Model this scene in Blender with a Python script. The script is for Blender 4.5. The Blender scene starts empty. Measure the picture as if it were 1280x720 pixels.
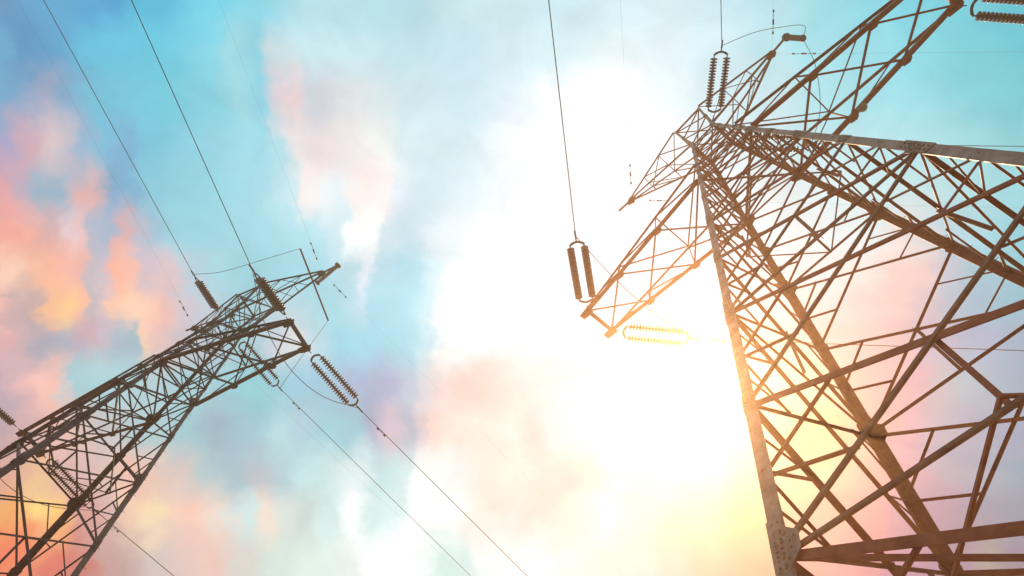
import bpy, math, random
from mathutils import Vector, Matrix
random.seed(7)
R = math.radians
scene = bpy.context.scene
C = scene.collection

# ------------------------------------------------------------------ camera
PITCH, ROLL, FPX = 1.144727, 0.212072, 765.77
CAM = Vector((0, 0, 1.6))
cp, sp = math.cos(PITCH), math.sin(PITCH)
cr, sr = math.cos(ROLL), math.sin(ROLL)
F0 = Vector((0, cp, sp)); U0 = Vector((0, -sp, cp)); R0 = Vector((1, 0, 0))
RI = cr * R0 + sr * U0
UP = -sr * R0 + cr * U0
cam = bpy.data.cameras.new('camera')
cam_o = bpy.data.objects.new('camera', cam)
C.objects.link(cam_o)
m = Matrix((RI, UP, -F0)).transposed().to_4x4()
m.translation = CAM
cam_o.matrix_world = m
cam.sensor_width = 36
cam.lens = 36 * FPX / 1280
cam.clip_end = 20000
scene.camera = cam_o

# ------------------------------------------------------------------ sun
SUN_DIR = Vector((0.315, 0.480, 0.819)).normalized()
SUN_EL = math.asin(SUN_DIR.z)
SUN_ROT = math.atan2(SUN_DIR.x, SUN_DIR.y)
HAZE_D, HAZE_G, HAZE_C = 0.0040, 0.88, (1.0, 0.64, 0.38)      # haze added for the sun's flare: density, forward scattering, colour
sl = bpy.data.lights.new('sun', 'SUN')
sl.energy = 4.6
sl.angle = R(0.5)
sl.color = (1.0, 0.68, 0.40)
so = bpy.data.objects.new('sun', sl)
so.rotation_euler = (-SUN_DIR).to_track_quat('-Z', 'Y').to_euler()
so.location = (0, 0, 60)
C.objects.link(so)
scene.view_settings.view_transform = 'Standard'
scene.view_settings.look = 'None'
scene.view_settings.exposure = 0
scene.view_settings.gamma = 1
scene.cycles.max_bounces = 3
scene.cycles.volume_bounces = 0

# ------------------------------------------------------------------ sky
world = bpy.data.worlds.new('World')
scene.world = world
world.use_nodes = True
world.cycles.sampling_method = 'MANUAL'
world.cycles.sample_map_resolution = 512
nt = world.node_tree
N, L = nt.nodes, nt.links
N.clear()

def node(t, **kw):
    n = N.new(t)
    for k, v in kw.items():
        setattr(n, k, v)
    return n

def lin(c):
    def f(v):
        v /= 255
        return v / 12.92 if v <= 0.04045 else ((v + 0.055) / 1.055) ** 2.4
    return [f(v) for v in c]

def view_dir(px, py):                         # direction of a patch of sky, in world space
    v = RI * ((px - 640) / FPX) - UP * ((py - 360) / FPX) + F0
    return v.normalized()

geo = node('ShaderNodeTexCoord')
neg = node('ShaderNodeVectorMath', operation='SCALE'); neg.inputs['Scale'].default_value = 1
L.new(geo.outputs['Generated'], neg.inputs[0])
nishita = node('ShaderNodeTexSky', sky_type='NISHITA')
nishita.sun_disc = False
nishita.sun_elevation = SUN_EL
nishita.sun_rotation = SUN_ROT

def noise(scale, detail, rough=0.5, dist=0.0, src=None):
    n = node('ShaderNodeTexNoise')
    n.inputs['Scale'].default_value = scale
    n.inputs['Detail'].default_value = detail
    n.inputs['Roughness'].default_value = rough
    n.inputs['Distortion'].default_value = dist
    L.new((src or neg).outputs[0], n.inputs['Vector'])
    return n

def warp(src, nz, amt):
    a = node('ShaderNodeVectorMath', operation='SUBTRACT')
    L.new(nz.outputs['Color'], a.inputs[0]); a.inputs[1].default_value = (0.5, 0.5, 0.5)
    b = node('ShaderNodeVectorMath', operation='SCALE'); b.inputs['Scale'].default_value = amt
    L.new(a.outputs[0], b.inputs[0])
    c = node('ShaderNodeVectorMath', operation='ADD')
    L.new(src.outputs[0], c.inputs[0]); L.new(b.outputs[0], c.inputs[1])
    return c
w1 = warp(neg, noise(6.5, 4), 0.062)
w2 = warp(w1, noise(24, 8, 0.6), 0.06)

# cloud field: bands of sky one above the other, each band a run of cloud and clear-air colours
SKY = [
 (5, "0 95,150,195|64 80,165,210|128 60,160,210|192 65,190,225|256 95,205,228|320 125,212,230|384 180,228,238|448 178,228,236|512 175,224,236|576 200,234,238|704 198,232,242|768 208,236,242|832 214,238,244|896 205,236,244|960 185,230,238|1024 150,222,232|1088 130,214,228|1152 112,208,222|1216 108,206,222|1280 80,196,214"),
 (60, "0 95,170,210|32 80,150,198|64 80,160,205|128 85,195,225|192 85,200,225|256 118,210,228|290 150,216,226|320 132,212,230|345 200,218,224|384 190,226,232|448 195,232,240|512 190,228,238|576 195,230,242|640 205,236,244|704 212,238,244|768 228,244,248|832 224,242,248|896 215,240,246|960 190,232,240|1024 160,224,234|1088 145,218,230|1152 125,212,224|1216 110,208,220|1280 95,202,216"),
 (120, "0 95,170,205|30 105,165,205|64 160,168,198|96 120,170,205|128 100,195,220|192 98,204,224|256 120,210,228|300 150,216,228|325 132,212,232|350 222,208,216|370 240,208,212|395 206,212,222|448 222,224,228|480 216,232,236|512 205,234,240|576 200,232,244|640 224,240,250|690 250,253,254|768 255,255,255|832 234,247,250|896 218,240,246|960 200,232,238|1024 170,226,234|1088 155,222,232|1152 140,218,228|1216 120,210,222|1280 105,204,216"),
 (180, "0 165,160,200|24 208,165,180|60 216,192,196|85 196,188,200|105 140,180,208|128 105,185,215|160 110,175,210|185 104,196,222|256 135,212,230|320 148,218,232|350 170,222,232|372 236,226,226|400 238,220,222|448 238,230,228|485 240,242,238|512 214,236,242|576 214,238,246|640 247,251,254|680 255,255,255|832 255,255,255|896 235,246,250|960 215,238,242|1024 190,232,238|1088 178,228,236|1152 168,226,232|1216 150,220,228|1280 130,214,222"),
 (235, "0 228,160,165|24 190,168,190|50 140,178,200|80 145,180,202|98 205,180,190|112 240,178,170|125 200,178,190|145 120,172,208|165 112,178,214|192 125,205,224|256 138,216,232|320 158,221,234|365 195,230,238|378 250,234,230|405 240,240,240|425 225,240,244|448 253,234,230|475 254,236,234|495 225,236,244|530 206,234,242|580 220,240,248|640 246,250,254|680 255,255,255|900 255,255,255|960 240,245,245|1024 222,240,242|1088 205,236,238|1152 190,232,236|1216 175,226,232|1280 150,218,226"),
 (295, "0 248,165,150|25 252,172,150|55 222,168,165|85 230,200,204|102 232,190,190|115 175,180,200|140 160,180,205|160 222,172,172|178 180,188,206|200 150,196,218|224 145,214,228|320 155,220,232|384 168,223,236|425 205,234,242|440 250,254,252|465 254,255,252|480 214,236,246|512 198,230,242|560 232,245,251|600 246,251,253|660 255,255,255|896 255,255,255|960 255,250,244|1024 240,242,240|1088 228,236,234|1130 242,222,216|1160 225,216,216|1190 186,212,224|1216 165,214,224|1280 135,206,218"),
 (340, "0 255,205,180|25 250,200,172|50 252,180,150|75 250,178,160|100 240,175,160|118 190,180,190|135 200,184,196|150 255,175,150|168 252,184,160|185 205,185,195|215 218,188,192|240 175,202,216|270 158,212,224|320 150,214,226|400 160,220,234|440 182,224,236|454 232,236,246|466 180,222,236|512 166,220,236|544 210,238,246|565 242,250,252|640 255,255,255|896 255,255,255|960 255,248,238|1024 252,240,232|1088 248,226,218|1125 250,206,198|1155 238,200,198|1184 195,197,212|1216 150,196,210|1280 130,200,212"),
 (385, "0 250,190,175|12 205,172,172|35 200,170,168|50 252,186,140|75 255,200,135|100 252,186,150|112 185,180,185|125 210,185,190|140 255,196,165|170 255,206,172|195 255,196,170|215 238,184,176|235 205,190,200|260 190,200,212|300 160,208,220|345 185,212,222|380 170,216,226|420 158,218,230|455 195,222,236|470 160,216,232|512 168,222,238|540 205,236,244|560 248,252,250|640 255,255,252|832 255,254,252|896 255,252,245|960 255,246,232|1024 254,234,222|1088 250,214,204|1120 246,202,194|1152 220,192,198|1190 175,190,206|1216 145,188,206|1280 135,190,206"),
 (422, "0 222,170,172|20 202,170,175|42 165,165,180|70 165,172,188|96 190,166,182|112 202,166,176|130 195,180,192|150 165,185,200|176 155,185,196|186 252,204,172|200 235,192,185|256 190,195,205|320 155,208,220|345 205,212,224|370 222,222,222|400 180,218,228|430 146,214,230|512 158,216,232|540 200,234,242|560 248,252,250|640 255,254,250|832 255,253,250|896 255,250,240|960 255,244,226|1024 255,226,208|1088 248,208,196|1120 235,195,192|1152 205,188,200|1216 165,180,204|1280 150,176,198"),
 (478, "0 192,165,180|28 230,180,180|50 255,192,178|70 252,190,172|80 222,200,195|92 155,206,214|128 160,210,216|192 170,205,212|256 160,205,214|320 135,205,215|384 150,200,220|420 155,195,216|448 165,180,212|480 168,174,208|512 190,202,222|535 225,220,224|555 242,216,212|585 255,208,198|640 255,226,218|704 252,238,236|740 253,240,238|768 255,252,250|832 255,255,252|896 255,255,240|960 255,245,220|1024 255,222,196|1088 248,200,188|1152 220,180,186|1184 185,190,196|1216 165,190,200|1280 140,176,196"),
 (540, "0 190,165,175|32 210,170,172|64 238,186,175|96 225,190,180|128 200,195,195|192 165,200,205|240 150,200,208|270 152,182,198|320 148,196,212|350 172,216,222|384 168,204,218|416 150,210,220|445 150,204,218|464 168,176,204|490 216,190,204|515 180,184,202|532 216,198,205|545 250,212,200|585 255,230,218|640 255,236,226|672 254,218,210|704 255,240,238|768 255,252,250|832 255,255,248|896 255,255,225|930 255,250,205|1000 255,230,175|1060 252,205,175|1088 250,190,175|1130 220,182,186|1170 170,184,194|1280 135,165,190"),
 (595, "0 228,170,155|32 235,184,140|64 222,176,168|96 220,178,175|128 225,190,178|160 244,190,170|192 238,196,178|224 218,198,192|256 178,202,206|288 158,192,203|325 186,190,200|352 172,206,214|384 188,228,230|420 205,232,234|448 215,236,238|480 188,227,230|508 205,234,234|522 252,252,246|576 240,246,240|610 255,240,225|640 252,240,228|680 252,226,216|720 252,222,212|760 252,238,230|800 255,240,230|832 255,252,235|896 255,250,220|930 254,230,195|1024 255,220,180|1100 244,182,168|1150 195,165,175|1190 150,172,186|1280 115,165,180"),
 (640, "0 250,170,90|25 255,215,120|60 255,196,105|90 222,160,150|128 215,175,170|165 245,205,170|190 252,222,175|215 248,205,180|245 250,198,178|270 238,215,200|300 200,230,228|328 244,220,202|345 215,225,220|384 192,212,208|412 205,235,234|438 252,255,255|468 200,230,226|500 210,236,234|522 255,255,255|575 255,255,252|602 255,240,228|640 244,232,222|680 246,228,216|720 254,240,226|750 255,252,242|800 254,240,226|870 254,228,202|940 252,205,170|1024 250,190,170|1088 240,165,160|1140 165,158,172|1280 110,150,170"),
 (705, "0 250,120,80|30 245,140,100|64 225,110,95|96 205,120,112|128 195,155,150|192 205,190,185|240 225,190,180|270 232,190,175|300 212,206,198|330 205,225,215|384 215,236,224|430 225,240,234|455 248,250,250|500 255,255,255|530 240,250,248|556 200,234,228|590 208,236,234|615 250,252,248|672 250,255,250|704 255,255,240|768 253,238,226|832 250,225,205|880 250,212,178|930 250,200,165|960 248,180,150|1024 245,175,160|1060 240,165,160|1090 212,150,155|1125 162,140,165|1200 145,140,165|1245 158,158,150|1280 135,135,155"),
]
GAIN = 10.0
def beyond_haze(px, py, c):
    # radiance of the cloud itself, above the hazy air that dims it and adds sun glow in front of it
    d = view_dir(px, py); path = 38.0 / max(d.z, .2); tau = HAZE_D * path; mu = d.dot(SUN_DIR)
    ph = (1 - HAZE_G ** 2) / (4 * math.pi * (1 + HAZE_G ** 2 - 2 * HAZE_G * mu) ** 1.5)
    tr = math.exp(-tau); res = []
    base = lin(c); mean = sum(base) / 3
    for v, hc, sc in zip([b * .9 + mean * .1 for b in base], HAZE_C, sl.color):
        glow = sl.energy * sc * hc * ph * tau * .45 + tau * hc * .55 * v
        res.append(max((v - glow) / tr, .7 * v))
    return res
def dotc(v):
    n = node('ShaderNodeVectorMath', operation='DOT_PRODUCT'); L.new(w2.outputs[0], n.inputs[0]); n.inputs[1].default_value = v; return n
def mth(op, a, b):
    n = node('ShaderNodeMath', operation=op)
    for i, x in enumerate((a, b)):
        if isinstance(x, (int, float)): n.inputs[i].default_value = x
        else: L.new(x, n.inputs[i])
    return n.outputs[0]
df = dotc(F0).outputs['Value']; dfs = mth('MAXIMUM', df, 0.05)
ru = mth('DIVIDE', dotc(RI).outputs['Value'], dfs); rv = mth('DIVIDE', dotc(UP).outputs['Value'], dfs)
X0, X1 = -100.0, 1380.0
uu = mth('MULTIPLY_ADD', ru, FPX / (X1 - X0)); uu.node.inputs[2].default_value = (640 - X0) / (X1 - X0)
def smooth(src, a, b, flip=False):
    m = node('ShaderNodeMapRange', interpolation_type='SMOOTHSTEP')
    L.new(src, m.inputs['Value']); m.inputs['From Min'].default_value = a; m.inputs['From Max'].default_value = b
    m.inputs['To Min'].default_value = 0; m.inputs['To Max'].default_value = 1
    return m.outputs['Result']
cur = None
for i, (py, run) in enumerate(SKY):
    rp_ = node('ShaderNodeValToRGB'); cr_ = rp_.color_ramp; cr_.interpolation = 'EASE'
    items = [(float(it.split()[0]), [int(q) for q in it.split()[1].split(',')]) for it in run.split('|')]
    while len(items) > 32:                               # a ramp holds 32 stops: drop the least needed
        def need(k):
            (xa, ca), (xb, cb), (xc, cc_) = items[k - 1], items[k], items[k + 1]
            t = (xb - xa) / (xc - xa); return sum(abs(cb[q] - ca[q] * (1 - t) - cc_[q] * t) for q in range(3))
        items.pop(min(range(1, len(items) - 1), key=need))
    for j, (x, c) in enumerate(items):
        p = (x - X0) / (X1 - X0)
        el = cr_.elements[j] if j < 2 else cr_.elements.new(p)
        el.position = p; g_ = 1.04 if min(c) > 240 else 1.0
        el.color = [v * g_ for v in beyond_haze(x, py, c)] + [1]
    L.new(uu, rp_.inputs[0])
    if cur is None: cur = rp_.outputs[0]
    else:
        va = -(SKY[i - 1][0] - 360) / FPX; vb = -(py - 360) / FPX
        t_ = smooth(mth('MULTIPLY', rv, -1.0), -va, -vb)
        mx = node('ShaderNodeMix', data_type='RGBA'); L.new(t_, mx.inputs['Factor']); L.new(cur, mx.inputs[6]); L.new(rp_.outputs[0], mx.inputs[7])
        cur = mx.outputs[2]
# the rest of the dome: clear cyan sky of the sky model with soft pink and white cloud
tint = node('ShaderNodeVectorMath', operation='MULTIPLY'); tint.inputs[1].default_value = (0.16, 0.15, 0.11)
L.new(nishita.outputs[0], tint.inputs[0])
cl = noise(2.2, 7, 0.55, 0.3)
clr = node('ShaderNodeValToRGB')
e = clr.color_ramp.elements
e[0].position = 0.42; e[0].color = (0, 0, 0, 1)
e[1].position = 0.66; e[1].color = (1, 1, 1, 1)
L.new(cl.outputs['Fac'], clr.inputs[0])
cl2 = noise(3.1, 4)
cc = node('ShaderNodeValToRGB')
e = cc.color_ramp.elements
e[0].position = 0.4; e[0].color = (0.80, 0.86, 0.90, 1)
e[1].position = 0.62; e[1].color = (0.85, 0.52, 0.45, 1)
L.new(cl2.outputs['Fac'], cc.inputs[0])
rest = node('ShaderNodeMix', data_type='RGBA')
L.new(clr.outputs[0], rest.inputs['Factor']); L.new(tint.outputs[0], rest.inputs[6]); L.new(cc.outputs[0], rest.inputs[7])
# the described clouds fade into the general cloud cover of the rest of the dome
ms = mth('MULTIPLY', smooth(ru, -1.25, -0.92), smooth(mth('MULTIPLY', ru, -1.0), -1.25, -0.92))
ms = mth('MULTIPLY', ms, mth('MULTIPLY', smooth(rv, -0.85, -0.52), smooth(mth('MULTIPLY', rv, -1.0), -0.85, -0.52)))
ms = mth('MULTIPLY', ms, smooth(df, 0.05, 0.2))
allm = node('ShaderNodeMix', data_type='RGBA')
L.new(ms, allm.inputs['Factor']); L.new(rest.outputs[2], allm.inputs[6]); L.new(cur, allm.inputs[7])
tot = node('ShaderNodeVectorMath', operation='SCALE'); tot.inputs['Scale'].default_value = GAIN
L.new(allm.outputs[2], tot.inputs[0])
# fine cloud texture over everything
fn = noise(8, 10, 0.58, 0.5, w1)
fr = node('ShaderNodeMapRange'); fr.inputs['From Min'].default_value = 0.3; fr.inputs['From Max'].default_value = 0.7
fr.inputs['To Min'].default_value = 0.92; fr.inputs['To Max'].default_value = 1.12
L.new(fn.outputs['Fac'], fr.inputs['Value'])
tex = node('ShaderNodeVectorMath', operation='SCALE')
L.new(tot.outputs[0], tex.inputs[0]); L.new(fr.outputs[0], tex.inputs['Scale'])
# aureole of bright cloud round the sun
sd = node('ShaderNodeVectorMath', operation='DOT_PRODUCT'); L.new(neg.outputs[0], sd.inputs[0]); sd.inputs[1].default_value = SUN_DIR
sk = node('ShaderNodeMath', operation='MULTIPLY_ADD'); L.new(sd.outputs['Value'], sk.inputs[0]); sk.inputs[1].default_value = 30; sk.inputs[2].default_value = -30
se = node('ShaderNodeMath', operation='EXPONENT'); L.new(sk.outputs[0], se.inputs[0])
au = node('ShaderNodeVectorMath', operation='SCALE'); au.inputs[0].default_value = (0.0, 0.0, 0.0); L.new(se.outputs[0], au.inputs['Scale'])
tot2 = node('ShaderNodeVectorMath', operation='ADD'); L.new(tex.outputs[0], tot2.inputs[0]); L.new(au.outputs[0], tot2.inputs[1])
bg = node('ShaderNodeBackground'); bg.inputs['Strength'].default_value = 0.1
L.new(tot2.outputs[0], bg.inputs['Color'])
out = node('ShaderNodeOutputWorld')
L.new(bg.outputs[0], out.inputs['Surface'])

# ------------------------------------------------------------------ materials
def mat(name, c1, c2, metallic=0.0, rough=0.6, scale=3.0, bump=0.15, fine=40.0):
    mt = bpy.data.materials.new(name); mt.use_nodes = True
    t = mt.node_tree; n = t.nodes; l = t.links
    b = n['Principled BSDF']
    tc = n.new('ShaderNodeTexCoord')
    a = n.new('ShaderNodeTexNoise'); a.inputs['Scale'].default_value = scale; a.inputs['Detail'].default_value = 8; a.inputs['Roughness'].default_value = 0.65
    l.new(tc.outputs['Object'], a.inputs['Vector'])
    r = n.new('ShaderNodeValToRGB')
    r.color_ramp.elements[0].position = 0.36; r.color_ramp.elements[0].color = (*c1, 1)
    r.color_ramp.elements[1].position = 0.66; r.color_ramp.elements[1].color = (*c2, 1)
    l.new(a.outputs['Fac'], r.inputs[0]); l.new(r.outputs[0], b.inputs['Base Color'])
    g = n.new('ShaderNodeTexNoise'); g.inputs['Scale'].default_value = fine; g.inputs['Detail'].default_value = 4
    l.new(tc.outputs['Object'], g.inputs['Vector'])
    bp = n.new('ShaderNodeBump'); bp.inputs['Strength'].default_value = bump; bp.inputs['Distance'].default_value = 0.01
    l.new(g.outputs['Fac'], bp.inputs['Height']); l.new(bp.outputs[0], b.inputs['Normal'])
    mr = n.new('ShaderNodeMapRange'); mr.inputs['To Min'].default_value = max(0, rough - 0.12); mr.inputs['To Max'].default_value = min(1, rough + 0.12)
    l.new(g.outputs['Fac'], mr.inputs['Value']); l.new(mr.outputs[0], b.inputs['Roughness'])
    b.inputs['Metallic'].default_value = metallic
    return mt
M = {
 'warm_cast_steel': mat('brown_steel_warm_cast', (0.22, 0.060, 0.018), (0.34, 0.125, 0.05), 0.1, 0.6, 3.5, 0.1),  # warm light cast put into the steel colour; also shade on inner legs
 'zinc_lit': mat('galvanised_steel_lit', (0.20, 0.15, 0.12), (0.40, 0.35, 0.31), 0.2, 0.55, 2.5, 0.05),  # light on the outer legs put into a paler steel colour
 'zinc_brown': mat('brown_stained_galvanised_steel', (0.19, 0.09, 0.05), (0.30, 0.18, 0.12), 0.1, 0.55, 2.5),
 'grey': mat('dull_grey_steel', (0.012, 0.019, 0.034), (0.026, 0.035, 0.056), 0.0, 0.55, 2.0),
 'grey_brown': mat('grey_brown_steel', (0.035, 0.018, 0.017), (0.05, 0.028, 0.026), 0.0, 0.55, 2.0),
 'glaze': mat('brown_glazed_porcelain', (0.14, 0.045, 0.025), (0.19, 0.065, 0.035), 0.0, 0.25, 6.0, 0.03),
 'greyglaze': mat('grey_glazed_porcelain', (0.10, 0.09, 0.09), (0.15, 0.14, 0.14), 0.0, 0.3, 6.0, 0.03),
 'darkglaze': mat('dark_glazed_porcelain', (0.03, 0.025, 0.025), (0.05, 0.045, 0.045), 0.0, 0.3, 6.0, 0.03),
 'fitting': mat('dark_fitting_steel', (0.10, 0.08, 0.07), (0.16, 0.13, 0.12), 0.5, 0.5, 8.0),
 'rubber': mat('grey_silicone_post', (0.22, 0.21, 0.20), (0.30, 0.29, 0.28), 0.0, 0.5, 8.0),
 'alu': mat('weathered_aluminium_strand', (0.12, 0.11, 0.11), (0.20, 0.19, 0.19), 0.5, 0.55, 30.0),
 'concrete': mat('footing_concrete', (0.28, 0.26, 0.24), (0.38, 0.36, 0.33), 0.0, 0.9, 3.0, 0.4),
 'soil': mat('dry_grass_and_soil', (0.17, 0.15, 0.09), (0.27, 0.22, 0.14), 0.0, 0.95, 0.4, 0.6, 6.0),
}

# ------------------------------------------------------------------ helpers
class MB:
    def __init__(self): self.v = []; self.f = []
    def prism(self, P, Q, e1, e2, poly):
        k = len(poly); b = len(self.v)
        for base in (P, Q):
            for (a, c) in poly: self.v.append(base + e1 * a + e2 * c)
        for i in range(k):
            j = (i + 1) % k
            self.f.append((b + i, b + j, b + k + j, b + k + i))
        self.f.append(tuple(b + i for i in reversed(range(k))))
        self.f.append(tuple(b + k + i for i in range(k)))
        return self
    def lbeam(self, P, Q, w, t, n, off=0.0, outward=True):
        d = (Q - P).normalized(); n = (n - d * n.dot(d)).normalized(); s = n.cross(d)
        g = n if outward else -n
        sh = s * (-w / 2) + n * off
        return self.prism(P + sh, Q + sh, s, g, [(0, 0), (w, 0), (w, t), (t, t), (t, w), (0, w)])
    def box(self, P, Q, w, h, n):
        d = (Q - P).normalized(); n = (n - d * n.dot(d)).normalized(); s = n.cross(d)
        return self.prism(P, Q, s, n, [(-w/2, -h/2), (w/2, -h/2), (w/2, h/2), (-w/2, h/2)])
    def tube(self, P, Q, r, k=8, r2=None):
        d = (Q - P).normalized(); a = Vector((0, 0, 1)) if abs(d.z) < .9 else Vector((1, 0, 0))
        s = d.cross(a).normalized(); n = s.cross(d); b = len(self.v); r2 = r if r2 is None else r2
        for base, rr in ((P, r), (Q, r2)):
            for i in range(k):
                t = 2 * math.pi * i / k; self.v.append(base + (s * math.cos(t) + n * math.sin(t)) * rr)
        for i in range(k):
            j = (i + 1) % k; self.f.append((b + i, b + j, b + k + j, b + k + i))
        self.f.append(tuple(b + i for i in reversed(range(k)))); self.f.append(tuple(b + k + i for i in range(k)))
        return self
    def path(self, pts, r, k=6):
        prev = None; b0 = len(self.v); n = len(pts)
        for i, p in enumerate(pts):
            d = (pts[min(i + 1, n - 1)] - pts[max(i - 1, 0)]).normalized()
            if prev is None:
                a = Vector((0, 0, 1)) if abs(d.z) < .9 else Vector((1, 0, 0)); s = d.cross(a).normalized()
            else:
                s = (prev - d * prev.dot(d)).normalized()
            prev = s; q = s.cross(d)
            for j in range(k):
                t = 2 * math.pi * j / k; self.v.append(p + (s * math.cos(t) + q * math.sin(t)) * r)
        for i in range(n - 1):
            for j in range(k):
                a, c = b0 + i * k + j, b0 + i * k + (j + 1) % k
                self.f.append((a, c, c + k, a + k))
        self.f.append(tuple(b0 + i for i in reversed(range(k)))); self.f.append(tuple(b0 + (n - 1) * k + i for i in range(k)))
        return self
    def lathe(self, O, d, prof, k=12):
        a = Vector((0, 0, 1)) if abs(d.z) < .9 else Vector((1, 0, 0)); s = d.cross(a).normalized(); n = s.cross(d); b = len(self.v)
        for (h, r) in prof:
            for i in range(k):
                t = 2 * math.pi * i / k; self.v.append(O + d * h + (s * math.cos(t) + n * math.sin(t)) * r)
        for q in range(len(prof) - 1):
            for i in range(k):
                j = (i + 1) % k; self.f.append((b + q*k + i, b + q*k + j, b + (q+1)*k + j, b + (q+1)*k + i))
        self.f.append(tuple(b + i for i in reversed(range(k)))); self.f.append(tuple(b + (len(prof)-1)*k + i for i in range(k)))
        return self
    def mesh(self, name, mt):
        me = bpy.data.meshes.new(name); me.from_pydata([tuple(v) for v in self.v], [], self.f); me.materials.append(mt); me.update()
        import bmesh
        b = bmesh.new(); b.from_mesh(me); bmesh.ops.recalc_face_normals(b, faces=b.faces); b.to_mesh(me); b.free()
        return me
    def build(self, name, mt, parent=None, smooth=False):
        me = self.mesh(name, mt)
        if smooth: me.polygons.foreach_set('use_smooth', [True] * len(me.polygons))
        o = bpy.data.objects.new(name, me); C.objects.link(o)
        if parent: o.parent = parent
        return o
def thing(name, label, cat, loc, rotz=0.0, group=None):
    o = bpy.data.objects.new(name, None); C.objects.link(o); o.location = loc; o.rotation_euler = (0, 0, rotz)
    o.empty_display_size = 0.5
    o['label'] = label; o['category'] = cat
    if group: o['group'] = group
    return o
def tag(o, label, cat, group=None):
    o['label'] = label; o['category'] = cat
    if group: o['group'] = group
    return o

# ------------------------------------------------------------------ ground
gm = MB(); S = 3000.0
gm.v = [Vector(p) for p in ((-S, -S, 0), (S, -S, 0), (S, S, 0), (-S, S, 0))]; gm.f = [(0, 1, 2, 3)]
g = gm.build('ground', M['soil']); g['kind'] = 'structure'

# ------------------------------------------------------------------ pylons
H1, H15, H2 = 27.0, 34.19, 37.99
A1, SLO, SLU, A2 = 1.4207, 0.09597, 0.0946, 0.946
L1, W1 = 8.848, 0.7434
ARM_TOP = 29.6
def half(z):
    if z <= H1: return A1 + SLO * (H1 - z)
    a15 = A1 - SLU * (H15 - H1)
    if z <= H15: return A1 - SLU * (z - H1)
    return a15 + (A2 - a15) * (z - H15) / (H2 - H15)
LEV = [0.35, 4.0, 7.75, 11.1, 14.8, 18.3, 21.6, 24.5, 27.0, 28.4, 29.6, 31.2, 32.7, 34.19, 36.0, 37.99]
CORN = {'A': (-1, -1), 'B': (-1, 1), 'C': (1, 1), 'D': (1, -1)}
FACES = [('A', 'D', Vector((0, -1, 0))), ('B', 'C', Vector((0, 1, 0))), ('A', 'B', Vector((-1, 0, 0))), ('D', 'C', Vector((1, 0, 0)))]
def cp_(k, z):
    a = half(z); return Vector((CORN[k][0] * a, CORN[k][1] * a, z))

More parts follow.
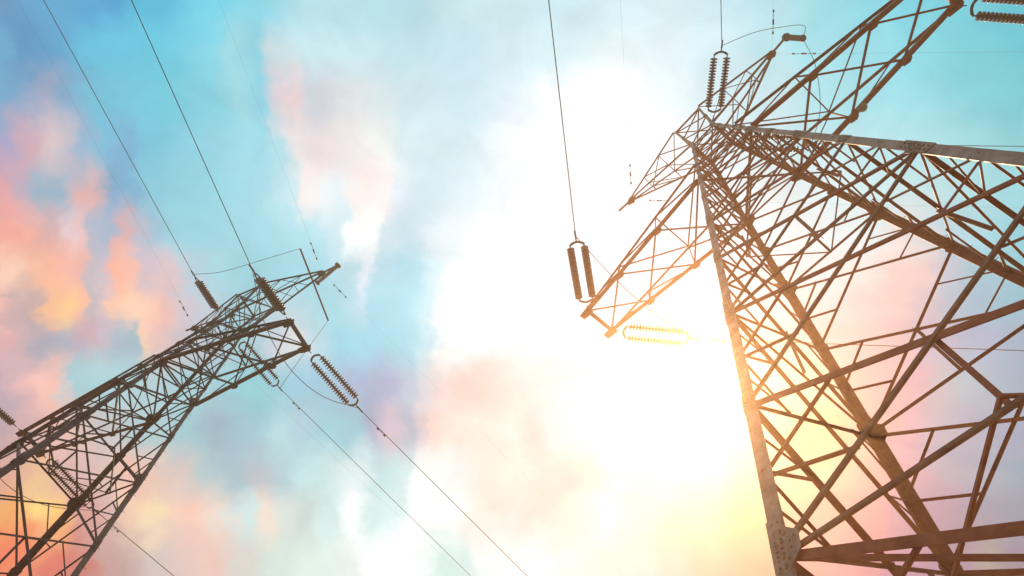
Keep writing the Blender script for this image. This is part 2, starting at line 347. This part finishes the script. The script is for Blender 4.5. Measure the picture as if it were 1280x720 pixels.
def make_pylon(label, X, Y, rot, dz, mb, ml, mleg2=None, darkarm=None, mlight=None):
    root = thing('transmission_tower', label, 'pylon', (X, Y, dz), rot, 'lattice pylons')
    mleg2 = mleg2 or ml
    bolts = MB()
    # legs: angle section with the heel outward, and heavier lap angles below
    for k, (sx, sy) in CORN.items():
        b = MB(); e1, e2 = Vector((-sx, 0, 0)), Vector((0, -sy, 0))
        zs = [-0.6 - min(dz, 0), 7.75, 14.8, 21.6, 27.0, H15, H2 + 0.05]
        ws = [0.25, 0.25, 0.23, 0.20, 0.16, 0.12] if k in 'AD' else [0.30, 0.28, 0.25, 0.21, 0.16, 0.12]
        for i in range(len(zs) - 1):
            w = ws[i]; t = 0.024
            P, Q = cp_(k, zs[i]), cp_(k, zs[i + 1])
            b.prism(P, Q, e1, e2, [(0, 0), (w, 0), (w, t), (t, t), (t, w), (0, w)])
            if i in (0, 1, 2, 3, 4):                      # splice plates lapped over the joint, inside and outside
                z0, z1 = zs[i + 1] - 0.55, zs[i + 1] + 0.55
                o_ = 0.018
                b.prism(cp_(k, z0) - e1 * o_ - e2 * o_, cp_(k, z1) - e1 * o_ - e2 * o_, e1, e2, [(0, 0), (w, 0), (w, .017), (.017, .017), (.017, w), (0, w)])
                for q in range(6):
                    z = z0 + 0.1 + q * 0.18
                    for c in (0.07, 0.17):
                        if c > w - .03: continue
                        p = cp_(k, z)
                        bolts.tube(p + e1 * c - e2 * .018, p + e1 * c - e2 * .05, .018, 6)
                        bolts.tube(p + e2 * c - e1 * .018, p + e2 * c - e1 * .05, .018, 6)
        b.build('leg', ml if k in 'AD' else mleg2, root)
    def member(name, P, Q, w, n, off, outward=True, par=root, mt=None):
        return MB().lbeam(P, Q, w, 0.009 + w * 0.04, n, off + random.uniform(-.0015, .0015), outward).build(name, mt or mb, par)
    def gusset(k, fn, z, size):
        # plate on a face, irregular hexagon lying along the leg
        a = [f for f in FACES if f[2] == fn][0]
        sgn = 1 if k == a[0] else -1
        along = (cp_(a[1], z) - cp_(a[0], z)).normalized() * sgn
        up = (cp_(k, z + .5) - cp_(k, z - .5)).normalized()
        nn = along.cross(up).normalized()
        if nn.dot(fn) < 0: nn = -nn
        c = cp_(k, z) + nn * 0.010
        poly = [(-0.0, -1.0), (.45, -.9), (1.0, -.35), (1.05, .3), (.5, .85), (0.0, 1.0)]
        MB().prism(c, c + nn * 0.012, along * size, up * size, poly).build('gusset_plate', ml if k in 'AD' else mleg2, root)
        for q in range(5):
            for c2 in (.10, .24):
                p = c + along * c2 * size * 1.6 + up * size * (-.75 + q * .37) + nn * 0.012
                bolts.tube(p, p + nn * 0.022, 0.017, 6)
        for (ax, az) in ((.7, .1), (.7, -.15), (.85, .2), (.55, .45), (.55, -.5)):
            p = c + along * ax * size + up * az * size + nn * 0.012
            bolts.tube(p, p + nn * 0.022, 0.017, 6)
    for fi, (ka, kb, fn) in enumerate(FACES):
        for i in range(len(LEV) - 1):
            z0, z1 = LEV[i], LEV[i + 1]
            a0, a1, b0, b1 = cp_(ka, z0), cp_(ka, z1), cp_(kb, z0), cp_(kb, z1)
            big = z1 <= 21.7
            w = 0.145 if z1 < 8 else 0.135 if z1 < 12 else 0.10 if z1 < 19 else 0.085 if z1 < 28 else 0.068
            w2_ = 0.060 if z1 < 15 else 0.055
            def trim(P, Q, g=0.10):
                d = (Q - P).normalized(); return P + d * g, Q - d * g
            p, q = trim(a0, b1); member('brace', p, q, w2_, fn, -0.028, False, mt=mlight if fi == 0 and z1 < 22 else None)
            p, q = trim(b0, a1); member('brace', p, q, w, fn, -0.046, False)
            if i == 0: pass
            # crossing point
            s = half(z0) / (half(z0) + half(z1)); Xp = a0.lerp(b1, s)
            if big:
                ws = 0.048
                for (l0, l1, top) in ((a0, a1, 0), (b0, b1, 0)):
                    lm = l0.lerp(l1, 0.46)
                    m0, m1 = l0.lerp(Xp, .5), l1.lerp(Xp, .5)
                    member('strut', lm, m0, ws, fn, -0.072, False)
                    member('strut', lm, m1, ws, fn, -0.084, False)
                    if z1 < 15 and fi > 1:
                        member('strut', l0.lerp(l1, .25), m0, ws * .8, fn, -0.098, False)
                        member('strut', l0.lerp(l1, .73), m1, ws * .8, fn, -0.108, False)
            elif z1 <= 27.1:
                for (l0, l1) in ((a0, a1), (b0, b1)):
                    lm = l0.lerp(l1, 0.5); member('strut', lm, l0.lerp(Xp, .5), .05, fn, -0.072, False)
            if z0 in (7.75, 14.8, 21.6, 27.0, 29.6, 34.19):
                wh = 0.058 if z0 < 28 else .06
                p, q = trim(a0, b0, .06); member('horizontal', p, q, wh, fn, -0.062, False, mt=mlight if fi == 0 and z0 < 22 else None)
                if z0 < 22:
                    mm = a0.lerp(b0, .5)
                    member('strut', mm, Xp, .085, fn, -0.118, False)
            if z0 > 0.5:
                k_ = ka
                sz = ({7.75: .42, 14.8: .30, 21.6: .30, 27.0: .36, 34.19: .26} if k_ in 'AD' else {7.75: .44, 14.8: .42, 21.6: .42, 27.0: .42, 34.19: .28}).get(z0, .27 if z0 < 27 else .17)
                gusset(ka, fn, z0, sz)
                k_ = kb
                sz = ({7.75: .42, 14.8: .30, 21.6: .30, 27.0: .36, 34.19: .26} if k_ in 'AD' else {7.75: .44, 14.8: .42, 21.6: .42, 27.0: .42, 34.19: .28}).get(z0, .27 if z0 < 27 else .17)
                gusset(kb, fn, z0, sz)
        p, q = cp_(ka, H2), cp_(kb, H2); member('horizontal', p, q, .09, fn, -0.03, False)
    for z in (7.75, 14.8, 21.6, 27.0, 34.19, 37.95):      # plan bracing
        w = .11 if z < 15 else .09 if z < 28 else .06
        if z in (7.75, 27.0, 34.19, 37.95): member('plan_brace', cp_('A', z) + Vector((.1, .1, 0)), cp_('C', z) - Vector((.1, .1, 0)), w, Vector((0, 0, 1)), -.02, False)
        if z in (27.0, 34.19, 37.95): member('plan_brace', cp_('B', z) + Vector((.1, -.1, 0)), cp_('D', z) - Vector((.1, -.1, 0)), w, Vector((0, 0, 1)), .03, True)
        if z in (7.75, 21.6):
            mids = [cp_(a, z).lerp(cp_(b, z), .5) for a, b in (('A', 'D'), ('D', 'C'), ('C', 'B'), ('B', 'A'))]
            for i in range(4): member('plan_brace', mids[i], mids[(i + 1) % 4], .045, Vector((0, 0, 1)), .08, True)
    # step bolts up leg D
    st = MB()
    z = 3.0; i = 0
    while z < H2:
        p = cp_('C', z); e = Vector((1, 0, 0)) if i % 2 else Vector((0, 1, 0)); bk = Vector((0, -.05, 0)) if i % 2 else Vector((-.05, 0, 0))
        st.tube(p + bk, p + bk + e * .15, .009, 5); z += .45; i += 1
    so_ = st.build('step_bolt_row', mb, root); so_['kind'] = 'stuff'
    # conductor cross-arms
    DOWN = Vector((0, 0, -1))
    for sx in (-1, 1):
        tipa, tipb = Vector((sx * L1, -W1, H1)), Vector((sx * L1, W1, H1))
        arm = MB()
        arm.box(tipa + Vector((0, -.10, 0)), tipb + Vector((0, .10, 0)), .14, .15, Vector((0, 0, 1)))
        for tp in (tipa, tipb):
            arm.prism(tp + Vector((0, 0, -.10)), tp + Vector((0, 0, -.085)), Vector((1, 0, 0)), Vector((0, 1, 0)), [(-.40, -.14), (.12, -.20), (.22, -.08), (.22, .10), (.10, .20), (-.40, .14)])
            arm.prism(tp + Vector((-.25*1, -.012 , -.18)), tp + Vector((-.25, .012, -.18)), Vector((1, 0, 0)), Vector((0, 0, 1)), [(0, 0), (.42, 0), (.5, .16), (.35, .42), (0.1, .36)])
        ao = arm.build('crossarm', darkarm or mb, root)
        for sy, tp in ((-1, tipa), (1, tipb)):
            root_lo = Vector((sx * A1, sy * A1, H1)); a_t = half(ARM_TOP); root_hi = Vector((sx * a_t, sy * a_t, ARM_TOP))
            MB().lbeam(tp, root_lo, .17, .016, DOWN, 0.0, False).build('chord', darkarm or mb, ao)
            MB().lbeam(tp + Vector((0, 0, .12)), root_hi, .10, .012, Vector((0, sy, 0)), 0.02, True).build('chord', mb, ao)
            lo = [tp.lerp(root_lo, f) for f in (0, .30, .64, 1)]
            hi = [(tp + Vector((0, 0, .12))).lerp(root_hi, f) for f in (0, .30, .64, 1)]
            for i in (1, 2):
                MB().lbeam(lo[i], hi[i], .055, .008, Vector((0, sy, 0)), .04 * sy * 0 + .035, True).build('lattice_bar', mb, ao)
                # small gusset on the chord
                MB().prism(lo[i] + Vector((0, 0, -.022)), lo[i] + Vector((0, 0, -.010)), Vector((1, 0, 0)), Vector((0, 1, 0)), [(-.26, -.10), (.26, -.10), (.22, .12), (.08, .2), (-.16, .16)]).build('gusset_plate', darkarm or mb, ao)
            for i in (1, 2, 3):
                MB().lbeam(lo[i], hi[i - 1] if i > 1 else hi[0].lerp(hi[1], .4), .055, .008, Vector((0, sy, 0)), .05, True).build('lattice_bar', mb, ao)
        pa = [tipa.lerp(Vector((sx * A1, -A1, H1)), f) for f in (0, .30, .64, 1)]
        pb = [tipb.lerp(Vector((sx * A1, A1, H1)), f) for f in (0, .30, .64, 1)]
        qa = [(tipa + Vector((0, 0, .12))).lerp(Vector((sx * half(ARM_TOP), -half(ARM_TOP), ARM_TOP)), f) for f in (0, .30, .64, 1)]
        qb = [(tipb + Vector((0, 0, .12))).lerp(Vector((sx * half(ARM_TOP), half(ARM_TOP), ARM_TOP)), f) for f in (0, .30, .64, 1)]
        for i in range(3):
            MB().lbeam(pa[i], pb[i + 1], .075, .009, DOWN, -.03, False).build('lattice_bar', mb, ao)
            MB().lbeam(pb[i], pa[i + 1], .075, .009, DOWN, -.05, False).build('lattice_bar', mb, ao)
            MB().lbeam(*( (qa[i], qb[i + 1]) if i % 2 else (qb[i], qa[i + 1]) ), .055, .008, -DOWN, .02, True).build('lattice_bar', mb, ao)
        for i in (2,):
            MB().lbeam(qa[i], qb[i], .055, .008, -DOWN, .03, True).build('lattice_bar', mb, ao)
    # earth-wire arms at the top
    for sx in (-1, 1):
        nodep = Vector((sx * 5.35, 0, 38.05)); tip = Vector((sx * 6.42, 0, 38.35))
        arm = MB(); arm.box(nodep - Vector((sx * .3, 0, .05)), tip, .10, .11, Vector((0, 0, 1)))
        arm.prism(nodep + Vector((0, 0, -.12)), nodep + Vector((0, 0, -.105)), Vector((1, 0, 0)), Vector((0, 1, 0)), [(-.35, -.10), (0, -.22), (.2, -.1), (.2, .1), (0, .22), (-.35, .10)])
        ao = arm.build('earth_wire_arm', mb, root)
        lows, ups = {}, {}
        for sy in (-1, 1):
            a_l, a_h = half(H15), half(H2)
            rl, rh = Vector((sx * a_l, sy * a_l, H15)), Vector((sx * a_h, sy * a_h, H2))
            st_ = nodep + Vector((0, sy * .06, 0))
            MB().lbeam(st_ - Vector((0, 0, .06)), rl, .10, .010, DOWN, 0, False).build('chord', mb, ao)
            MB().lbeam(st_ + Vector((0, 0, .03)), rh, .09, .010, Vector((0, sy, 0)), 0, True).build('chord', mb, ao)
            lows[sy] = [st_.lerp(rl, f) for f in (0, .33, .66, 1)]; ups[sy] = [st_.lerp(rh, f) for f in (0, .33, .66, 1)]
            for i in (1, 2):
                MB().lbeam(lows[sy][i], ups[sy][i], .045, .007, Vector((0, sy, 0)), .02, True).build('lattice_bar', mb, ao)
            for i in (2, 3):
                MB().lbeam(lows[sy][i], ups[sy][i - 1], .045, .007, Vector((0, sy, 0)), .03, True).build('lattice_bar', mb, ao)
        for i in (1, 2):
            MB().lbeam(lows[-1][i], lows[1][i], .045, .007, DOWN, -.02, False).build('lattice_bar', mb, ao)
            MB().lbeam(lows[-1][i], lows[1][i + 1], .045, .007, DOWN, -.03, False).build('lattice_bar', mb, ao)
            MB().lbeam(ups[1][i], ups[-1][i + 1], .045, .007, -DOWN, .02, True).build('lattice_bar', mb, ao)
    bo = bolts.build('bolt_heads', ml, root); bo['kind'] = 'stuff'
    bm_ = MB()
    for k in CORN:
        p = cp_(k, 0); fo = MB()
        zt = 0.35 - dz if dz < 0 else 0.35
        fo.prism(Vector((p.x, p.y, -1.0)), Vector((p.x, p.y, zt)), Vector((1, 0, 0)), Vector((0, 1, 0)), [(-.55, -.45), (-.45, -.55), (.45, -.55), (.55, -.45), (.55, .45), (.45, .55), (-.45, .55), (-.55, .45)])
        fo.build('concrete_footing', M['concrete'], root)
    return root

RY, LY, LZ = -1.07358, -0.62576, -0.62
make_pylon('large brown lattice pylon towering overhead on the right', 8.4942, 4.4323, RY, 0.0, M['warm_cast_steel'], M['zinc_lit'], M['warm_cast_steel'], None, M['zinc_brown'])  # legs A and D in the lit tone, B and C in the shaded one
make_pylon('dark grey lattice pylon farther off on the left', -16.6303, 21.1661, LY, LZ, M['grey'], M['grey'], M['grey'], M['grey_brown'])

def loc(side, u, v, z):
    X, Y, y, dz = (8.4942, 4.4323, RY, 0.0) if side == 'R' else (-16.6303, 21.1661, LY, LZ)
    c, s = math.cos(y), math.sin(y)
    return Vector((X + c * u - s * v, Y + s * u + c * v, dz + z))
def ddir(az, el):
    az, el = R(az), R(el); return Vector((math.cos(el) * math.cos(az), math.cos(el) * math.sin(az), math.sin(el)))

# ------------------------------------------------------------------ insulator strings
disc_mesh = {}
def get_disc(kind):
    if kind not in disc_mesh:
        b = MB().lathe(Vector((0, 0, 0)), Vector((0, 0, 1)), [(-.045, .030), (-.03, .055), (0.0, .062), (.012, .085), (.028, .165), (.055, .172), (.068, .155), (.060, .08), (.09, .045)], 14)
        me = b.mesh('disc', M[kind]); me.polygons.foreach_set('use_smooth', [True] * len(me.polygons)); disc_mesh[kind] = me
    return disc_mesh[kind]
def insulator(label, P, az, el, Ltot, kind='glaze', sep=0.60, roll=0.0, group='twin disc insulator strings'):
    d = ddir(az, el)
    root = thing('insulator_string', label, 'insulator', P, 0, group)
    side = d.cross(Vector((0, 0, 1))).normalized()
    side = Matrix.Rotation(R(roll), 3, d) @ side
    nrm = side.cross(d).normalized()
    mf = M['fitting']
    MB().tube(Vector((0, 0, 0)), d * .34, .022, 6).tube(d * .10, d * .20, .045, 6).build('link', mf, root)
    s0, s1 = .66, Ltot - .42
    for (c, sg) in ((s0, -1), (s1, 1)):                  # rounded yoke plates
        y = MB(); O = d * c
        pts = [(-sep/2 - .05, 0), (-sep/2 + .02, sg * .10), (-.12, sg * .17), (0, sg * .19), (.12, sg * .17), (sep/2 - .02, sg * .10), (sep/2 + .05, 0), (sep/2, -sg*.04), (sep/2 - .09, sg * .015), (.08, sg * .085), (-.08, sg * .085), (-sep/2 + .09, sg * .015), (-sep/2, -sg*.04)]
        y.prism(O - nrm * .012, O + nrm * .012, side, d, pts).build('yoke_plate', mf, root)
    q = d.to_track_quat('Z', 'Y')
    for sg in (-1, 1):
        a = side * sg * sep / 2
        ch = MB().tube(a + d * s0, a + d * s1, .026, 6).build('insulator_chain', mf, root)
        n = int((s1 - s0 - .16) / .138)
        for i in range(n):
            o = bpy.data.objects.new('disc', get_disc(kind)); C.objects.link(o); o.parent = ch
            o.location = a + d * (s0 + .13 + i * (s1 - s0 - .22) / n); o.rotation_mode = 'QUATERNION'; o.rotation_quaternion = q
    MB().tube(d * (s1 + .12), d * Ltot, .030, 6).tube(d * (Ltot - .12), d * (Ltot + .25), .040, 8).build('strain_clamp', mf, root)
    return P + d * Ltot
def conductor(label, Q, az, el=-4, length=300, r=.019, cat='power line', damp=(), name='conductor', group='conductors', k=2.3e-4):
    h = ddir(az, 0); pts = []
    n = 60
    for i in range(n + 1):
        l = length * (i / n) ** 1.5
        pts.append(h * l + Vector((0, 0, math.tan(R(el)) * l + k * l * l)))
    root = thing(name, label, cat, Q, 0, group)
    MB().path(pts, r, 6).build('cable', M['alu'], root, True)
    for dd in damp:                                       # dumb-bell vibration dampers slung under the cable
        p = h * dd + Vector((0, 0, math.tan(R(el)) * dd + k * dd * dd)); a = (h + Vector((0, 0, math.tan(R(el))))).normalized()
        b = MB(); c = p + Vector((0, 0, -.09))
        b.tube(p, c, .022, 6); b.tube(c - a * .26, c + a * .26, .010, 5)
        b.tube(c - a * .30, c - a * .17, .045, 8); b.tube(c + a * .17, c + a * .30, .045, 8)
        b.build('vibration_damper', M['fitting'], root)
    return root
tipP = lambda s, u, v: loc(s, u * L1, v * W1, H1 - .05)
aR15 = half(H15)
GI = 'twin disc insulator strings'
E_ = {}
E_['Ra1'] = insulator('brown twin insulator string hanging at the near left arm tip of the right pylon', tipP('R', -1, -1), -112, -8, 3.9)
E_['Rb1'] = insulator('twin insulator string lying level in the sun glare below the left arm tip', tipP('R', -1, 1), -10, -5, 3.7)
E_['Rb2'] = insulator('twin insulator string at the top right corner beyond the arm tip', tipP('R', 1, 1), -7, -5, 3.9)
E_['Ra2'] = insulator('twin insulator string on the upper right arm tip, cut off by the frame', tipP('R', 1, -1), -112, -8, 3.9)
E_['Rm'] = insulator('brown twin insulator string standing upright over the head of the right pylon', loc('R', aR15 + .02, -aR15 - .02, H15), -104, -10, 3.7)
E_['RmC'] = insulator('twin insulator string behind the dense bracing in the head of the right pylon', loc('R', aR15 + .02, aR15 + .02, H15), -12, -8, 3.7)
E_['La2'] = insulator('grey insulator string hung before the right arm tip of the left pylon', tipP('L', 1, -1), -119, -13, 3.2, 'greyglaze', .30, -28)
E_['Lma'] = insulator('grey insulator string slanting up from the middle of the left pylon', loc('L', 0, -aR15, H15), -113, -13, 3.3, 'greyglaze', .30, -28)
E_['La1'] = insulator('grey insulator string cut by the left edge of the photo', tipP('L', -1, -1), -118, -12, 3.3, 'greyglaze', .30, -28)
E_['Lb2'] = insulator('brown ribbed insulator pair pointing down right from the left pylon arm tip', tipP('L', 1, 1), 41, -5.7, 3.9)
E_['Lmb'] = insulator('dark insulator pair seen through the right arm of the left pylon', loc('L', 0, aR15, H15), 38, -10, 4.2, 'darkglaze', .66)
E_['Lb1'] = insulator('dark insulator pair seen through the lower lattice of the left pylon', tipP('L', -1, 1), 39, -9, 4.3, 'darkglaze')

conductor('cable rising from the hanging brown insulator to the top edge', E_['Ra1'], -109.5)
conductor('faint cable running right across the sky behind the right pylon legs', E_['Rb1'], -13.5, damp=(1.0,))
conductor('cable leaving the frame beyond the top right insulator', E_['Rb2'], -9)
conductor('cable beyond the upper right arm tip, above the frame', E_['Ra2'], -110)
conductor('thin cable going straight up from the upright insulator on the right pylon', E_['Rm'], -111)
conductor('cable hidden behind the head bracing of the right pylon', E_['RmC'], -12)
conductor('cable from the left pylon arm tip to the top edge, right one of the pair', E_['La2'], -113)
conductor('cable from the middle of the left pylon to the top left corner', E_['Lma'], -115.5)
conductor('cable leaving the left edge beside the left pylon', E_['La1'], -115)
conductor('cable falling from the brown insulator pair toward the bottom centre', E_['Lb2'], 37.5, damp=(1.6,))
conductor('cable falling from the insulator behind the arm to the bottom edge', E_['Lmb'], 38, damp=(1.5, ))
conductor('cable at lower left passing out behind the left pylon legs', E_['Lb1'], 36.5, damp=(1.4,))

# earth wires
for s, u, az1, az2, w1, w2 in (('R', -1, -109, -12, 'pale earth wire above the small left arm of the right pylon', 'earth wire running right from the small left arm of the right pylon'),
                    ('R', 1, -110, -12, 'earth wire above the small upper arm beside the grey post', 'earth wire running right from the small upper arm of the right pylon'),
                    ('L', -1, -115, 37, 'faint earth wire rising from the far arm of the left pylon', 'faint earth wire falling from the far arm of the left pylon'),
                    ('L', 1, -113, 37, 'faint earth wire rising from the top arm tip of the left pylon', 'faint earth wire falling from the top arm tip of the left pylon')):
    P = loc(s, u * 5.35, 0, 38.0)
    conductor(w1, P, az1, -3, r=.0034, damp=(1.3, 1.9), name='earth_wire', group='earth wires')
    conductor(w2, P, az2, -3, r=.0034, damp=(1.3, 1.9), name='earth_wire', group='earth wires')

# ------------------------------------------------------------------ jumpers
def spline(P, n=10):
    pts = []
    Q = [P[0] * 2 - P[1]] + P + [P[-1] * 2 - P[-2]]
    for i in range(1, len(Q) - 2):
        for j in range(n):
            t = j / n; a, b, c, d = Q[i-1], Q[i], Q[i+1], Q[i+2]
            pts.append(0.5 * ((2*b) + (c-a)*t + (2*a-5*b+4*c-d)*t*t + (-a+3*b-3*c+d)*t*t*t))
    pts.append(P[-1]); return pts
def jumper(label, P, r=.016):
    o = MB().path(spline(P), r, 6).build('jumper_cable', M['alu'], None, True)
    return tag(o, label, 'cable', 'jumper cables')
def sag(a, b, dz, out=Vector((0, 0, 0))):
    mlist = []
    for t in (0, .25, .5, .75, 1):
        mlist.append(a.lerp(b, t) + (Vector((0, 0, -dz)) + out) * (4 * t * (1 - t)))
    return mlist
jumper('loose jumper cable drooping under the left arm tip of the right pylon', sag(E_['Ra1'], E_['Rb1'], 1.3))
jumper('loose jumper cable under the big upper right arm', sag(E_['Ra2'], E_['Rb2'], 1.3))
jumper('jumper cable looping below the right arm tip of the left pylon', sag(E_['La2'], E_['Lb2'], 2.2))
jumper('jumper cable drooping at the far left arm of the left pylon', sag(E_['La1'], E_['Lb1'], 2.2))
# left pylon: rigid jumper bar carried by a post insulator at the top arm tip
rod0, rod1 = Vector((-13.5, 16.21, 36.4)), Vector((-11.37, 20.9, 36.4))
def holder(label, top, bot, ends):
    root = thing('jumper_support', label, 'insulator', top, 0, 'jumper supports')
    d = (bot - top).normalized(); Lh = (bot - top).length
    prof = [(0, .05), (.08, .07)]
    n = int((Lh - .25) / .07)
    for i in range(n):
        h = .12 + i * .07; prof += [(h, .105), (h + .028, .15), (h + .04, .105)]
    prof += [(Lh - .08, .09), (Lh, .06)]
    MB().lathe(Vector((0, 0, 0)), d, prof, 14).build('post_insulator', M['rubber'], root)
    MB().lathe(Vector((0, 0, 0)), d, [(-.12, .10), (-.12, .22), (.06, .22), (.06, .08)], 8).build('cap', M['fitting'], root)
    MB().lathe(bot - top, d, [(-.10, .13), (-.02, .19), (.06, .17), (.1, .08)], 12).build('clamp', M['fitting'], root)
    if ends:
        a, b = ends
        MB().tube(a - top, b - top, .055, 10).build('jumper_bar', M['fitting'], root)
tipL, tipR = loc('L', 6.42, 0, 38.2), loc('R', 6.42, 0, 38.2)
holder('dark rigid bar and grey post hung at the top arm tip of the left pylon', tipL, Vector((-12.27, 18.35, 36.45)), (rod0, rod1))
holder('grey post insulator hanging from the small upper arm of the right pylon', tipR, Vector((11.80, -1.26, 36.45)), None)
Lma, Lmb = E_['Lma'], E_['Lmb']
jumper('jumper cable curving from the middle insulator of the left pylon to the bar', [Lma, Lma.lerp(rod0, .33) + Vector((0, 0, -1.0)), Lma.lerp(rod0, .7) + Vector((0, 0, -.5)), rod0])
jumper('jumper cable dropping from the lower end of the bar', [rod1, rod1.lerp(Lmb, .3) + Vector((0, 0, -.9)), rod1.lerp(Lmb, .7) + Vector((0, 0, -.8)), Lmb])
Rm = E_['Rm']; pb = Vector((11.80, -1.26, 36.4)); up_ = Vector((11.75, -1.85, 36.75))
jumper('jumper cable arching from the upright insulator to the grey post', [Rm, Rm.lerp(up_, .35) + Vector((.0, -.25, .1)), Rm.lerp(up_, .7) + Vector((0, -.2, .15)), up_, pb])
jumper('thin jumper cable falling from the grey post to behind the big arm', [pb, pb.lerp(E_['RmC'], .25) + Vector((.1, 0, -1.2)), pb.lerp(E_['RmC'], .65) + Vector((.1, 0, -1.3)), E_['RmC']])
# round fitting slung under the chord of the big arm
cpos = loc('R', 4.5, 1.02, 26.86)
rt = thing('corona_ball', 'small round ball fitting under the lower edge of the upper right arm', 'fitting', cpos)
MB().lathe(Vector((0, 0, 0)), Vector((0, 0, -1)), [(0, .03), (.1, .03), (.12, .09), (.16, .15), (.23, .18), (.30, .15), (.35, .08), (.37, .02)], 16).build('ball', M['rubber'], rt, True)
MB().tube(Vector((0, 0, .1)), Vector((0, 0, -.12)), .02, 6).build('stem', M['fitting'], rt)

# ------------------------------------------------------------------ haze volume, added to give the sun's orange flare
hz = MB(); T = 39.6; Z0 = -1.6; SS = 3100.0
hz.v = [Vector((x, y, z)) for z in (Z0, T) for x, y in ((-SS, -SS), (SS, -SS), (SS, SS), (-SS, SS))]
hz.f = [(3, 2, 1, 0), (4, 5, 6, 7), (0, 1, 5, 4), (1, 2, 6, 5), (2, 3, 7, 6), (3, 0, 4, 7)]
hm = bpy.data.materials.new('haze'); hm.use_nodes = True
hn = hm.node_tree; hn.nodes.clear()
pv = hn.nodes.new('ShaderNodeVolumePrincipled'); ho = hn.nodes.new('ShaderNodeOutputMaterial')
pv.inputs['Color'].default_value = (*HAZE_C, 1)
pv.inputs['Density'].default_value = HAZE_D
pv.inputs['Anisotropy'].default_value = HAZE_G
hn.links.new(pv.outputs[0], ho.inputs['Volume'])
h = hz.build('haze', hm); h['kind'] = 'stuff'
